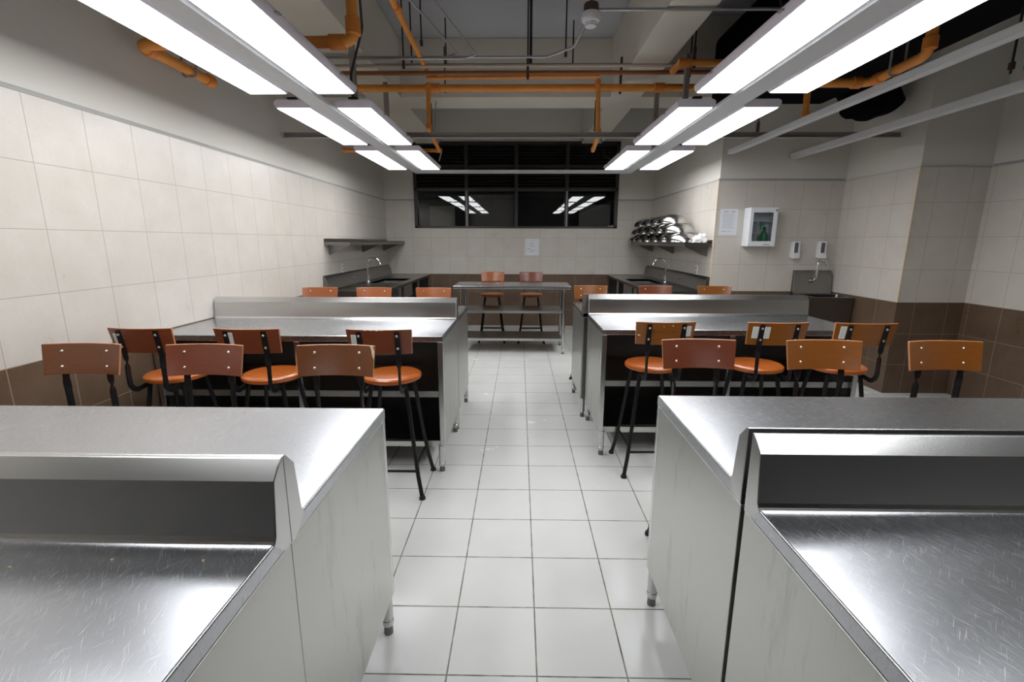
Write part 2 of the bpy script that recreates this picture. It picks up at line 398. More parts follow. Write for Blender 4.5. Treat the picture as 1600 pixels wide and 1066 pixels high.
# ------------------------------------------------------------------ steel counter units
U_H, LIP = .865, .037
def counter_unit(label, loc, rz, L, depth, seed, legs=True):
    """local: x 0..L, back seam plane y=0, front y=-depth"""
    root = thing('steel_counter', label, 'counter', loc, rz, 'stainless steel workbench units')
    MB().box(0, L, -depth, -.004, U_H-LIP, U_H).build('countertop', M['steel_top'], root, bevel=.005, seg=3)
    prof = [(-.066, U_H-.002), (-.060, U_H+.004), (-.056, U_H+.012), (-.0435, .9815), (-.012, 1.013), (-.004, 1.013), (-.004, U_H-LIP), (-.03, U_H-LIP)]
    MB().prism(prof, 'X', -.0008, L+.0008).build('upstand', M['steel_lip'], root, bevel=.002, angle=12)
    for x0, x1 in ((0, .014), (L-.014, L)):
        pr = [(-depth+.03, .165), (-.0041, .165), (-.0041, U_H-LIP-.0015), (-depth+.03, U_H-LIP-.0015)]
        MB().prism(pr, 'X', x0+.001, x1-.001).build('end_panel', M['steel_side'], root, bevel=.002)
    for x in (.017, L/2, L-.017):
        MB().box(x-.016, x+.016, -depth+.004, -depth+.034, .16, U_H-LIP-.001).build('post', M['steel_lip'], root, bevel=.003)
    for z in (.157, .479):
        MB().box(.034, L-.034, -depth+.034, -.02, z, z+.038).box(.034, L-.034, -depth+.03, -depth+.034, z, z+.038, 1).build('shelf', [M['steel_dark_shade'], M['steel_side']], root)  # board darkened for shade; pale front strip paints the floor's reflection on the lip
    MB().box(.014, L-.014, -.018, -.006, .16, U_H-LIP-.001).build('back_panel', M['steel_dark_shade'], root)  # dark base colour stands in for the shade behind the shelves
    for x in (.026, L-.026):
        for y in (-depth+.02, -.03):
            lg = MB().lathe([(0, .17), (.019, .17), (.019, .06), (.0205, .058), (.0205, .045), (.018, .043), (.018, .035)], (x, y, 0), 16).build('leg', M['steel_lip'], root)
            MB().lathe([(.0, .036), (.015, .036), (.0165, .006), (.0165, 0), (0, 0)], (x, y, 0), 16).build('foot', M['steel_dark_shade'], lg)
    return root
LL = 1.74
DU = .672
counter_unit('steel counter filling the lower left corner of the view, backsplash at its far side', (-.448-LL, .828, 0), 0, LL, DU, 1)
counter_unit('steel counter on the near left, joined behind the lower left one, top facing the stools', (-.448, .8202, 0), PI, LL, DU, 2)
counter_unit('scratched steel counter filling the lower right corner of the view', (.503, .962, 0), 0, LL, DU, 3)
counter_unit('steel counter on the near right with its backsplash end against a dark gap', (.506+LL, .978, 0), PI, LL, DU, 4)
counter_unit('steel counter with open shelves in the middle left row, behind three stools', (-.45-LL, 3.379, 0), 0, LL, DU, 5)
counter_unit('steel counter backing the middle left one, toward the left sink', (-.447, 3.3715, 0), PI, LL, DU, 6)
counter_unit('steel counter with open shelves in the middle right row, behind three stools', (.53, 3.632, 0), 0, 1.66, DU, 7)
counter_unit('steel counter backing the middle right one, toward the mixing bowls', (.495+1.66, 3.655, 0), PI, 1.66, DU, 8)

# ------------------------------------------------------------------ stools
def make_stool(label, mat, seatmat):
    root = thing('bar_stool', label, 'stool', (0, 0, 0), 0, 'plywood backed bar stools')
    r = .162
    MB().lathe([(0, .652), (r-.012, .652), (r-.003, .657), (r, .666), (r-.002, .676), (r-.010, .683), (r-.03, .6855), (0, .686)], seg=40).build('seat', seatmat, root)
    # curved plywood backrest
    m = MB(); nx, nz = 18, 4; zc, hh = .907, .066
    grid = {}
    for side in (0, 1):
        for i in range(nx+1):
            for k in range(nz+1):
                t = -1+2*i/nx; s = -1+2*k/nz
                hw = .165+.004*s
                x = hw*t; y = -.226+.028*t*t-.012*s+(.006 if side == 0 else -.006)
                zz = zc+hh*s
                grid[side, i, k] = m.bm.verts.new((x, y, zz))
    for i in range(nx):
        for k in range(nz):
            m.bm.faces.new([grid[0, a, b] for a, b in ((i, k), (i+1, k), (i+1, k+1), (i, k+1))])
            m.bm.faces.new([grid[1, a, b] for a, b in ((i, k), (i, k+1), (i+1, k+1), (i+1, k))])
    for i in range(nx):
        for k in (0, nz):
            f = m.bm.faces.new([grid[0, i, k], grid[0, i+1, k], grid[1, i+1, k], grid[1, i, k]]); f.material_index = 1
    for k in range(nz):
        for i in (0, nx):
            f = m.bm.faces.new([grid[0, i, k], grid[0, i, k+1], grid[1, i, k+1], grid[1, i, k]]); f.material_index = 1
    back = m.build('backrest', [mat, M['ply_edge']], root, bevel=.0025, angle=50)
    for x in (-.097, .097):
        for s in (-.5, .5):
            y0 = -.226+.028*(x/.169)**2-.012*s
            p = [(0, .0115), (.003, .011), (.0055, .009), (.0068, .006), (.0068, -.0125), (.0055, -.0155), (.003, -.017), (0, -.0175)]
            MB().lathe(p[::-1], (x, y0, zc+hh*s), 12, axis='Y').build('rivet', M['rivet'], back)
    for sx in (-1, 1):
        x = sx*.097; hw, ht = .0135, .0028
        yb = -.226+.028*(x/.169)**2-.006-ht
        X_, Y_, Z_ = Vector((1, 0, 0)), Vector((0, 1, 0)), Vector((0, 0, 1))
        st = [((x, yb-.010, .963), X_*hw*.9, Y_*ht), ((x, yb, .908), X_*hw, Y_*ht), ((x, yb+.011, .838), X_*hw, Y_*ht), ((x, yb+.013, .815), X_*hw, Y_*ht)]
        for a in (.25, .5, .75, 1.):
            an = a*PI/2*sx; wv = X_*math.cos(an)+Y_*math.sin(an); tv = -X_*math.sin(an)+Y_*math.cos(an)
            st.append(((x, yb+.013, .815-.05*a), wv*hw, tv*ht*1.4))
        sg = sx
        st.append(((x, yb+.012, .70), Y_*hw*sg, X_*ht*-1.4*sg))
        for a in (0, .25, .5, .75, 1.):
            an = a*PI*.44
            c = Vector((x, yb+.012+.05*(1-math.cos(an)), .68-.05*math.sin(an)))
            wv = Y_*math.cos(an)+Z_*math.sin(an)
            st.append((c, wv*hw*sg, X_*-ht*1.4*sg))
        st.append(((x*.97, -.10, .640), (Z_*.95+Y_*-.1)*hw*.9*sg, X_*-ht*1.4*sg))
        st.append(((x*.9, -.02, .642), Z_*hw*.6*sg, X_*-ht*1.4*sg))
        MB().ribbon(st).build('back_strap', M['black_metal'], root, angle=45)
    lp = {}
    for sx in (-1, 1):
        for sy in (-1, 1):
            pts = [(sx*.092, sy*.088, .654), (sx*.112, sy*.105, .5), (sx*.138, sy*.130, .27), (sx*.158, sy*.15, .12), (sx*.18, sy*.171, .006)]
            lp[sx, sy] = pts
            leg = MB().tube(pts, .0118, 10).build('leg', M['black_metal'], root)
            MB().lathe([(0, 0), (.0175, 0), (.018, .008), (.014, .018), (.0125, .022), (0, .022)], (sx*.18, sy*.171, 0), 14).build('foot', M['rubber'], leg)
    def on(sx, sy, z):
        pts = [Vector(p) for p in lp[sx, sy]]
        for a, b in zip(pts, pts[1:]):
            if b.z <= z <= a.z: return a.lerp(b, (a.z-z)/(a.z-b.z))
    for (a, b, z) in (((-1, 1), (1, 1), .215), ((-1, -1), (1, -1), .155), ((-1, -1), (-1, 1), .185), ((1, -1), (1, 1), .185)):
        MB().tube([on(*a, z), on(*b, z)], .0075, 8).build('stretcher', M['black_metal'], root)
    m = MB().tube([(x, y, .646) for x, y in ((.1*math.cos(t), .1*math.sin(t)) for t in [2*PI*k/24 for k in range(25)])], .007, 6, caps=False)
    m.build('seat_ring', M['black_metal'], root)
    return root
protos = {}
def stool(x, y, rz, mat, label, seatmat=None):
    o = protos.get(mat.name)
    if o is None:
        o = make_stool(label, mat, seatmat or W_SEAT); protos[mat.name] = o
    else: o = copy_tree(o)
    o.location = (x, y, 0); o.rotation_euler = (0, 0, rz); o['label'] = label
    return o
def backpart(o):
    return [c for c in o.children if c.name.startswith('backrest')][0]
def sticker(o, x, z0=.875, z1=.945, wd=.03, lean=0.):
    """paper label on the rear face of the backrest"""
    b = backpart(o); yy = lambda xx, z: -.226+.028*(xx/.169)**2-.012*(z-.908)/.068-.0072
    m = MB()
    for (a, c, d, e, mi, off) in [(x-wd/2, x+wd/2, z0, z1, 0, 0)]+[(x-wd/2+wd*f, x-wd/2+wd*(f+.07), z0+.006, z1-.006, 1, .0006) for f in (.25, .45, .72)]:
        m.poly([(a+lean*d, yy(a, d)-off, d), (c+lean*d, yy(c, d)-off, d), (c+lean*e, yy(c, e)-off, e), (a+lean*e, yy(a, e)-off, e)], [(0, 1, 2, 3)], mi)
    m.build('sticker', [M['sticker'], M['faint_ink']], b)
def writing(o, text, x, z, size, mat):
    cu = bpy.data.curves.new('writing', 'FONT'); cu.body = text; cu.size = size; cu.align_x = 'CENTER'; cu.extrude = .0003
    t = bpy.data.objects.new('writing', cu); C.objects.link(t)
    dg = bpy.context.evaluated_depsgraph_get(); me = bpy.data.meshes.new_from_object(t.evaluated_get(dg))
    bpy.data.objects.remove(t)
    q = bpy.data.objects.new('writing', me); C.objects.link(q); me.materials.append(mat)
    q.parent = backpart(o); q.location = (x, -.226+.012*0-.0078, z); q.rotation_euler = (PI/2-.17, 0, 0)
    return q
def chip(o, x, z, wd, hh, rear):
    b = backpart(o); y = -.226+.028*(x/.169)**2-.012*(z-.908)/.068+(-.0068 if rear else .0068)
    MB().poly([(x-wd/2, y, z), (x-wd*.2, y, z+hh*.5), (x+wd/2, y, z+hh*.2), (x+wd*.3, y, z-hh*.5), (x-wd*.3, y, z-hh*.3)], [(0, 1, 2, 3, 4)]).build('chip_mark', M['chip'], b)
# near row, facing the camera
stool(-1.885, 1.75, PI+.02, W_BROWN, 'brown backed stool nearest the left wall, behind the near left counter')
s = stool(-1.352, 1.745, PI-.01, W_RED, 'red brown stool in the middle behind the near left counter, no chipped corner')
s = stool(-.785, 1.75, PI, W_BROWN, 'brown stool with a chipped back corner behind the near left counter')
m = MB().poly([(x, -.226+.028*(x/.169)**2-.012*(z-.908)/.068+.0072, z) for x, z in ((-.160, .974), (-.146, .9755), (-.152, .960), (-.158, .930), (-.166, .915), (-.168, .95))], [(0, 1, 2, 3, 4, 5)]).build('chip_mark', M['chip'], backpart(s))
stool(.822, 1.915, PI, W_RED, 'red brown stool nearest the aisle behind the near right counter')
stool(1.383, 1.91, PI-.02, W_AMBER, 'amber stool in the middle behind the near right counter')
stool(1.935, 1.91, PI+.02, W_AMBER, 'amber stool farthest right, alone before the dark tiled pier')
# middle row, backs to the camera
s = stool(-1.942, 2.56, -.02, W_RED, 'red brown stool seen from behind, leftmost by the wall, one label beside its strap'); sticker(s, -.126, lean=-.0)
s = stool(-1.395, 2.56, .0, W_RED, 'red brown stool seen from behind, middle of left row, label right of its strap'); sticker(s, -.074, .885, .955)
s = stool(-.715, 2.56, .0, W_RED, 'red brown stool seen from behind at aisle end of left row'); sticker(s, -.128)
for cx in (-.06, -.03, .0, .025): chip(s, cx, .972-.003*random.random(), .018, .005, True)
s = stool(.818, 2.835, .03, W_AMBER, 'amber stool seen from behind with dark writing on its back, beside the aisle'); sticker(s, .128, .89, .95)
writing(s, 'ETONHC', -.015, .915, .03, M['dark_ink']); chip(s, -.02, .95, .006, .008, True); chip(s, .03, .955, .009, .012, True); chip(s, -.148, .897, .02, .009, True)
s = stool(1.45, 2.835, .0, W_AMBER, 'amber stool seen from behind with two white labels on its back'); sticker(s, -.128, .882, .95); sticker(s, -.068, .882, .95)
writing(s, 'CHYC', -.085, .956, .014, M['dark_ink']); writing(s, 'a g', -.008, .95, .012, M['dark_ink'])
s = stool(1.937, 2.825, -.03, W_AMBER, 'amber stool seen from behind, rightmost beside the pier, one white label'); sticker(s, -.128, .882, .955)
# far row, facing the camera
for x, lb in ((-1.905, 'orange stool leftmost of the three before the left sink counter'), (-1.385, 'orange stool right in front of the left sink basin'), (-.815, 'orange stool behind the middle left counter, nearest the aisle')):
    stool(x, 4.285, PI+.02, W_ORANGE, lb)
stool(.722, 4.585, PI, W_AMBER, 'amber stool just right of the aisle beside the back table')
stool(1.372, 4.585, PI, W_RED, 'red brown stool in the middle before the right sink counter')
stool(1.965, 4.585, PI, W_AMBER, 'amber stool rightmost of the three before the mixing bowl shelf')
stool(-.388, 6.68, PI, W_ORANGE, 'orange stool behind the open back table, left of two')
stool(.168, 6.68, PI, W_RED, 'red brown stool behind the open back table, right of two')

# ------------------------------------------------------------------ back work table
def back_table():
    root = thing('work_table', 'open steel work table with two undershelves by the back wall', 'table', (-.09, 6.15, 0), -.008)
    hx, hy = .735, .30
    MB().box(-hx, hx, -hy, hy, .828, .866).build('table_top', M['steel_top'], root, bevel=.006)
    for z in (.165, .52):
        MB().box(-hx+.1, hx-.1, -hy+.054, hy-.05, z, z+.03).box(-hx+.1, hx-.1, -hy+.05, -hy+.054, z, z+.03, 1).build('shelf', [M['steel_dark_shade'], M['steel_side']], root)  # shaded board colour again, with a pale strip painting the bright front edge
    for sx in (-1, 1):
        for sy in (-1, 1):
            lg = MB().lathe([(0, .829), (.026, .829), (.026, .80), (.02, .795), (.02, .05), (.022, .048), (.022, .02)], (sx*(hx-.085), sy*(hy-.04), 0), 16).build('leg', M['steel_lip'], root)
            MB().lathe([(0, .021), (.018, .021), (.018, 0), (0, 0)], (sx*(hx-.085), sy*(hy-.04), 0), 14).build('foot', M['steel_dark_shade'], lg)
back_table()

# ------------------------------------------------------------------ sink counters along the side walls of the bay
def sink_counter(label, sgn, xw, y0, y1, depth, grp):
    """against wall x=xw; interior towards sgn"""
    root = thing('sink_counter', label, 'sink counter', (xw, y0, 0), 0, grp)
    X = lambda a: sgn*a
    def bx(m, a0, a1, b0, b1, c0, c1): return m.box(min(X(a0), X(a1)), max(X(a0), X(a1)), b0, b1, c0, c1)
    L = y1-y0; a0, a1, b0, b1 = .20, depth-.10, .95, 1.75
    m = MB()
    bx(m, .002, a0, 0, L, U_H-LIP, U_H); bx(m, a1, depth, 0, L, U_H-LIP, U_H); bx(m, a0, a1, 0, b0, U_H-LIP, U_H); bx(m, a0, a1, b1, L, U_H-LIP, U_H)
    m.build('countertop', M['steel_sink'], root, bevel=.003)
    m = MB(); t = .004; zb = U_H-.24
    bx(m, a0-t, a0, b0, b1, zb, U_H-.002); bx(m, a1, a1+t, b0, b1, zb, U_H-.002); bx(m, a0, a1, b0-t, b0, zb, U_H-.002); bx(m, a0, a1, b1, b1+t, zb, U_H-.002); bx(m, a0, a1, b0, b1, zb-t, zb)
    bs = m.build('basin', M['steel_side'], root)  # lighter steel than the countertop, painting in the lit inner wall
    MB().lathe([(0, zb+.004), (.03, .003+zb), (.035, zb), (0, zb)], (X((a0+a1)/2), (b0+b1)/2, 0), 16).build('drain', M['chrome'], bs)
    prof = [(X(.064), U_H-.002), (X(.055), U_H+.02), (X(.043), .985), (X(.012), 1.025), (X(.002), 1.025), (X(.002), U_H-LIP)]
    MB().prism(prof, 'Y', .0, L).build('upstand', M['steel_sink'], root, bevel=.002)
    for b in (0.0, L*.45, L-.012):
        m = MB(); bx(m, .02, depth-.03, b+.001, b+.011, .16, zb-.01 if b == L*.45 else U_H-LIP-.001); m.build('end_panel', M['steel_sink'], root)
    m = MB(); bx(m, .02, depth-.03, .012, L-.012, .16, .195); m.build('shelf', M['steel_dark_shade'], root)
    for b in (.02, .85, 1.8, L-.02):
        m = MB(); bx(m, depth-.032, depth-.004, b-.013, b+.013, .0, U_H-LIP-.001); m.build('post', M['steel_lip'], root, bevel=.003)
    for b in (.03, L-.03):
        m = MB(); bx(m, .03, .06, b-.014, b+.014, 0, .16); m.build('leg', M['steel_lip'], root)
    # faucet
    yb, xb = 1.17, .14
    pts = rounded([(X(xb), yb, U_H), (X(xb), yb, 1.10)], .01)+arc((X(xb+.085), yb, 1.10), (-sgn, 0, 0), (0, 0, 1), .085, 0, PI*.92, 12)[1:]
    e = pts[-1]; pts.append(e+Vector((sgn*.008, 0, -.03)))
    fc = MB().tube(pts, .0095, 12).lathe([(0, U_H), (.026, U_H), (.024, U_H+.012), (.015, U_H+.02), (.015, U_H+.07), (.0, U_H+.075)], (X(xb), yb, 0), 16).build('faucet', M['chrome'], root)
    MB().tube([(X(xb), yb, U_H+.06), (X(xb+.005), yb+.05, U_H+.065)], .007, 8).tube([(X(xb+.005), yb+.05, U_H+.045), (X(xb+.005), yb+.05, U_H+.095)], .007, 8).build('handle', M['chrome'], fc)
    MB().tube([(X(.05), yb-.35, .945), (X(.07), yb-.35, .945)], .014, 12).build('valve_knob', M['chrome'], root)
    return root
sink_counter('long steel sink counter along the left wall under the empty shelf', 1, XL, 5.27, YB-.005, .70, 'bay sink counters')
sink_counter('long steel sink counter along the right bay wall under the mixing bowls', -1, XB, 5.345, YB-.005, .67, 'bay sink counters')

# ------------------------------------------------------------------ wall shelves
def wall_shelf(label, sgn, xw, y0, y1, z, depth):
    root = thing('wall_shelf', label, 'shelf', (xw, 0, z), 0, 'steel wall shelves')
    X = lambda a: sgn*a
    m = MB(); x0, x1 = sorted((X(.002), X(depth)))
    m.box(x0, x1, y0, y1, -.006, 0)
    xe = sorted((X(depth-.004), X(depth))); m.box(xe[0], xe[1], y0, y1, -.045, 0)
    m.box(x0, x1, y0, y0+.004, -.045, 0).box(x0, x1, y1-.004, y1, -.045, 0)
    m.build('shelf_board', M['steel_sink'], root)
    for y in (y0+.12, (y0+y1)/2, y1-.25):
        MB().prism([(X(.002), -.006), (X(depth-.02), -.006), (X(depth-.02), -.035), (X(.03), -.15), (X(.002), -.15)], 'Y', y, y+.004).build('bracket', M['steel_sink'], root)
    m = MB(); a, b = sorted((X(.002), X(.006))); m.box(a, b, y0, y1, -.0, .03); m.build('back_lip', M['steel_sink'], root)
wall_shelf('empty steel wall shelf above the left sink', 1, XL, 5.38, YB-.01, 1.405, .30)
wall_shelf('steel wall shelf loaded with mixing bowls above the right sink', -1, XB, 5.36, YB-.01, 1.400, .30)
# mixing bowls turned upside down in three rows
def bowl_mesh():
    R, H = .188, .112; outer = []; n = 14
    for i in range(n+1):
        a = PI/2*i/n; outer.append((R*math.cos(a)**.9 if i < n else 0, H*math.sin(a)**.85))
    outer = [(R+.007, .001), (R+.007, .004), (R, .004)]+[p for p in outer[1:] if p[0] > .06]+[(.06, H-.004), (.055, H), (.05, H-.001), (0, H-.002)]
    inner = [(0, H-.005), (.05, H-.005)]+[(r-.002, z-.0025) for r, z in outer[-5:2:-1] if z > .006]+[(R-.002, .002), (R+.007, .001)]
    return MB().lathe(outer+inner, seg=40)
ORD = ['nearest', 'second nearest', 'third', 'fourth', 'fifth', 'farthest']
bw = None
for row, (n, y0, st, nm) in enumerate(((6, 5.68, .41, 'bottom'), (5, 5.885, .41, 'middle'), (4, 6.09, .41, 'top'))):
    for k in range(n):
        if bw is None: o = bw = bowl_mesh().build('mixing_bowl', M['bowl'], angle=60)
        else: o = bw.copy(); C.objects.link(o)
        w_ = 'nearest' if k == 0 else 'farthest' if k == n-1 else {1: 'second', 2: 'third', 3: 'fourth', 4: 'fifth'}[k]+' back'
        o.location = (1.912+.006*((k*7+row*3) % 3-1), y0+st*k, 1.4005+.1135*row); o.rotation_euler = (0, 0, k)
        tag(o, 'upturned steel mixing bowl on the right shelf, %s row, %s' % (nm, w_), 'bowl', 'upturned mixing bowls')
# crumpled white plastic on the shelf
m = MB(); bmesh.ops.create_icosphere(m.bm, subdivisions=4, radius=1)
from mathutils import noise as mn
for v in m.bm.verts:
    d = mn.noise(v.co*1.7)*.35+mn.noise(v.co*4.3)*.2; p = v.co*(1+d)
    v.co = (p.x*.08, p.y*.058, max(-.02, p.z*.075))
zmin = min(v.co.z for v in m.bm.verts)
for v in m.bm.verts: v.co.z -= zmin
o = m.build('plastic_bag', M['plastic_bag'], angle=25); o.location = (2.025, 5.44, 1.4005)
tag(o, 'crumpled white plastic bag on the near end of the bowl shelf', 'plastic bag')

# ------------------------------------------------------------------ hand sink and things on the recess wall
def hand_sink():
    x0, x1, y0, y1 = 3.03, XP-.012, 4.90, YR-.002
    root = thing('hand_sink', 'small steel hand wash sink in the corner beside the pier', 'sink', ((x0+x1)/2, y1, 0))
    hx, d = (x1-x0)/2, y1-y0; zt = .852
    m = MB(); e = .045
    m.box(-hx, hx, -d, -d+e, zt-.03, zt).box(-hx, hx, -.10, 0, zt-.03, zt).box(-hx, -hx+e, -d+e, -.10, zt-.03, zt).box(hx-e, hx, -d+e, -.10, zt-.03, zt)
    m.build('rim', M['steel_sink'], root, bevel=.003)
    m = MB(); zb = zt-.2
    m.box(-hx+e, hx-e, -d+e, -.10, zb-.004, zb).box(-hx+e-.004, -hx+e, -d+e, -.1, zb, zt-.03).box(hx-e, hx-e+.004, -d+e, -.1, zb, zt-.03).box(-hx+e, hx-e, -d+e-.004, -d+e, zb, zt-.03).box(-hx+e, hx-e, -.1, -.096, zb, zt-.03)
    m.build('basin', M['steel_dark_shade'], root)
    m = MB().box(-hx+.008, hx-.008, -d+.008, -d+.016, .16, zt-.03).box(-hx+.008, -hx+.016, -d+.016, -.008, .16, zt-.03).box(hx-.016, hx-.008, -d+.016, -.008, .16, zt-.03)
    m.build('apron', M['steel_sink'], root, bevel=.002)
    pr = [(-.064, zt-.002), (-.05, zt+.02), (-.036, 1.06), (-.008, 1.105), (-.002, 1.105), (-.002, zt-.03)]
    MB().prism(pr, 'X', -hx, hx-.01).build('backsplash', M['steel_sink'], root, bevel=.002)
    for sx in (-1, 1):
        for y in (-d+.04, -.04): MB().lathe([(0, .17), (.018, .17), (.018, 0), (0, 0)], (sx*(hx-.04), y, 0), 12).build('leg', M['steel_lip'], root)
    xb = 3.24-(x0+x1)/2
    pts = [Vector((xb, -.045, 1.0)), Vector((xb, -.075, 1.002)), Vector((xb+.004, -.085, 1.02)), Vector((xb+.004, -.085, 1.17))]+arc((xb+.05, -.085, 1.17), (-1, 0, 0), (0, 0, 1), .046, 0, PI, 10)[1:]
    pts.append(pts[-1]+Vector((.004, 0, -.025)))
    fc = MB().tube(pts, .010, 12).build('faucet', M['chrome'], root)
    MB().lathe([(0, -.015), (.024, -.015), (.022, -.04), (.012, -.045), (0, -.045)], (xb-.015, -.03, 1.0), 16, axis='Y').tube([(xb-.015, -.07, 1.0), (xb-.015, -.075, 1.05)], .006, 8).build('handle', M['chrome'], fc)
    MB().tube([(.06, -d+.06, zt), (.06, -d+.06, zt+.025)], .01, 10).build('push_button', M['white_plastic'], root)
hand_sink()
def first_aid():
    root = thing('first_aid_cabinet', 'white first aid cabinet with glass door on the recess wall', 'cabinet', (2.575, YR, 1.565))
    hx, hz, d, t = .142, .20, .14, .012
    m = MB().box(-hx, -hx+t, -d, -.001, -hz, hz).box(hx-t, hx, -d, -.001, -hz, hz).box(-hx+t, hx-t, -d, -.001, hz-t, hz).box(-hx+t, hx-t, -d, -.001, -hz, -hz+t).box(-hx+t, hx-t, -.008, -.001, -hz+t, hz-t)
    m.build('cabinet_body', M['white_enamel'], root, bevel=.002)
    m = MB().box(-hx+t, hx-t, -.10, -.01, .055, .063).box(-.035, -.029, -.10, -.01, -hz+t, .055).box(-hx+t, -.035, -.10, -.01, -.068, -.06)
    m.build('inner_shelf', M['white_enamel'], root)
    a, b = .034, .052; y0, y1 = -d-.012, -d-.001
    m = MB().box(-hx, -hx+a, y0, y1, -hz, hz).box(hx-a-.01, hx, y0, y1, -hz, hz).box(-hx+a, hx-a-.01, y0, y1, hz-b, hz).box(-hx+a, hx-a-.01, y0, y1, -hz, -hz+b)
    dr = m.build('door', M['white_enamel'], root, bevel=.002)
    MB().box(-hx+a, hx-a-.01, y0+.004, y0+.008, -hz+b, hz-b).build('glass_pane', M['glass'], dr)
    MB().lathe([(0, -.012), (.009, -.012), (.009, -.004), (0, -.004)], (hx-.016, -d-.008, hz-.03), 12, axis='Y').build('lock', M['label_dark'], dr)
    MB().box(.02, .085, y0-.001, y0, -hz+.012, -hz+.024).build('maker_label', M['faint_ink'], dr)
    c = MB().box(-.058, .012, y0-.002, y0-.0005, .012, .026).box(-.030, -.016, y0-.002, y0-.0005, -.022, .056)
    c.build('cross_emblem', M['dark_green'], dr)
    o = MB().lathe([(0, 0), (.036, 0), (.038, .006), (.038, .10), (.034, .12), (.016, .145), (.015, .155), (0, .156)], (0, 0, 0), 24).build('green_bottle', M['green'])
    MB().lathe([(.0, .156), (.017, .156), (.017, .185), (.012, .19), (0, .19)], (0, 0, 0), 16).build('bottle_cap', M['dark_green'], o)
    o.location = (2.575+.055, YR-.075, 1.565-hz+t); tag(o, 'green bottle standing inside the first aid cabinet', 'bottle')
    o = MB().box(-.02, .02, -.02, .02, 0, .10).build('green_carton', M['dark_green'], bevel=.003)
    o.location = (2.575-.003, YR-.06, 1.565-hz+t); tag(o, 'dark green carton beside the bottle in the first aid cabinet', 'carton')
first_aid()
def dispenser(label, x):
    root = thing('soap_dispenser', label, 'soap dispenser', (x, YR, 1.325), 0, 'wall soap dispensers')
    pr = [(-.001, .095), (-.055, .092), (-.067, .08), (-.070, -.03), (-.085, -.06), (-.083, -.085), (-.065, -.095), (-.001, -.08)]
    MB().prism(pr, 'X', -.038, .038).build('dispenser_body', M['white_plastic'], root, bevel=.008, seg=3)
    MB().box(-.026, .014, -.0725, -.067, -.03, .078).build('level_window', M['label_dark'], root, bevel=.004)
    MB().prism([(-.085, -.058), (-.092, -.07), (-.089, -.09), (-.078, -.092)], 'X', -.028, .028).build('push_bar', M['white_plastic'], root, bevel=.003)
dispenser('white soap dispenser on the recess wall, left of two', 3.005)
dispenser('white soap dispenser directly above the hand sink faucet', 3.29)
def notice(label, x, y, z, wd, hh, lines, head):
    root = thing('paper_notice', label, 'notice', (x, y, z))
    MB().box(-wd/2, wd/2, -.003, -.0005, -hh/2, hh/2).build('sheet', M['paper'], root)
    m = MB()
    for a, b, zz, t in lines: m.box(a*wd, b*wd, -.0037, -.003, zz*hh-t, zz*hh+t)
    m.build('handwriting', M['faint_ink'], root)
random.seed(3)
notice('handwritten notice sheet left of the first aid cabinet', 2.272, YR, 1.62, .19, .275,
       [(-.32, -.05, .40, .005), (.08, .34, .40, .005)]+[(-.38+.04*random.random(), .2+.2*random.random(), .30-.065*k, .0022) for k in range(9)]+[(-.36, -.12, -.36, .004), (-.02, .1, -.36, .003)], 1)
notice('white sheet of paper on the back wall below the window', .207, YB, 1.315, .23, .27,
       [(-.15, .1, .22, .004), (-.2, .05, .12, .003), (-.1, .2, .05, .003), (-.38, -.12, -.12, .006), (-.1, .25, -.2, .003), (-.2, .1, -.28, .003), (-.03, .05, .43, .004)], 0)
def outlet(label, x, y, z, sgn):
    root = thing('power_outlet', label, 'outlet', (x, y, z), 0, 'wall outlets')
    a, b = sorted((0, sgn*.008)); MB().box(a, b, -.045, .045, -.06, .06).build('cover_plate', M['outlet'], root, bevel=.003)
    a, b = sorted((sgn*.008, sgn*.010)); MB().box(a, b, -.02, .02, .01, .035).box(a, b, -.02, .02, -.035, -.01).build('socket', M['conduit'], root)
outlet('white outlet on the left wall above the sink upstand', XL, 5.88, 1.075, 1)
outlet('white outlet on the right bay wall above the sink upstand', XB, 5.77, 1.075, -1)

# ------------------------------------------------------------------ LED panels and their rails
ZL = 2.28
def make_led(label):
    root = thing('led_panel_light', label, 'light', (0, 0, 0), 0, 'hanging LED panel lights')
    hx, hy = .128, .62
    pr = [(-hx+.014, ZL), (hx-.014, ZL), (hx, ZL+.022), (hx, ZL+.04), (hx-.02, ZL+.052), (-hx+.02, ZL+.052), (-hx, ZL+.04), (-hx, ZL+.022)]
    m = MB().prism([(x, z+.0008) for x, z in pr], 'Y', -hy, hy)
    m.build('housing', M['lamp_frame'], root, bevel=.003)
    MB().box(-hx+.02, hx-.02, -hy+.012, hy-.012, ZL-.003, ZL+.002).build('diffuser', M['led'], root)
    for sy in (-.35, .35): MB().box(-hx-.016, hx+.016, sy-.015, sy+.015, ZL+.0225, ZL+.0275).build('mount_bracket', M['rail_dark'], root)
    MB().box(-.03, .03, -hy-.015, -hy+.03, ZL+.05, ZL+.064).build('end_connector', M['black_metal'], root, bevel=.003)
    return root
YC = [1.84+.62+1.545*k for k in range(-1, 3)]
YN = ['over the near counters', 'nearest in view', 'second from the front', 'farthest toward the window']
lp = None
for rail, xs in (('left', ((-1.522, 'wall side'), (-1.112, 'aisle side'))), ('right', ((1.160, 'aisle side'), (1.590, 'outer side')))):
    for x, sd in xs:
        for y, yn in zip(YC, YN):
            lb = 'lit white LED panel on the %s of the %s rail, %s' % (sd, rail, yn)
            lp = make_led(lb) if lp is None else copy_tree(lp)
            lp['label'] = lb; lp.location = (x, y, 0)
def rail(label, boxes, mat, name='support_rail', grp='grey support rails'):
    m = MB()
    for b in boxes: m.box(*b)
    return tag(m.build(name, mat, bevel=.003), label, 'rail', grp)
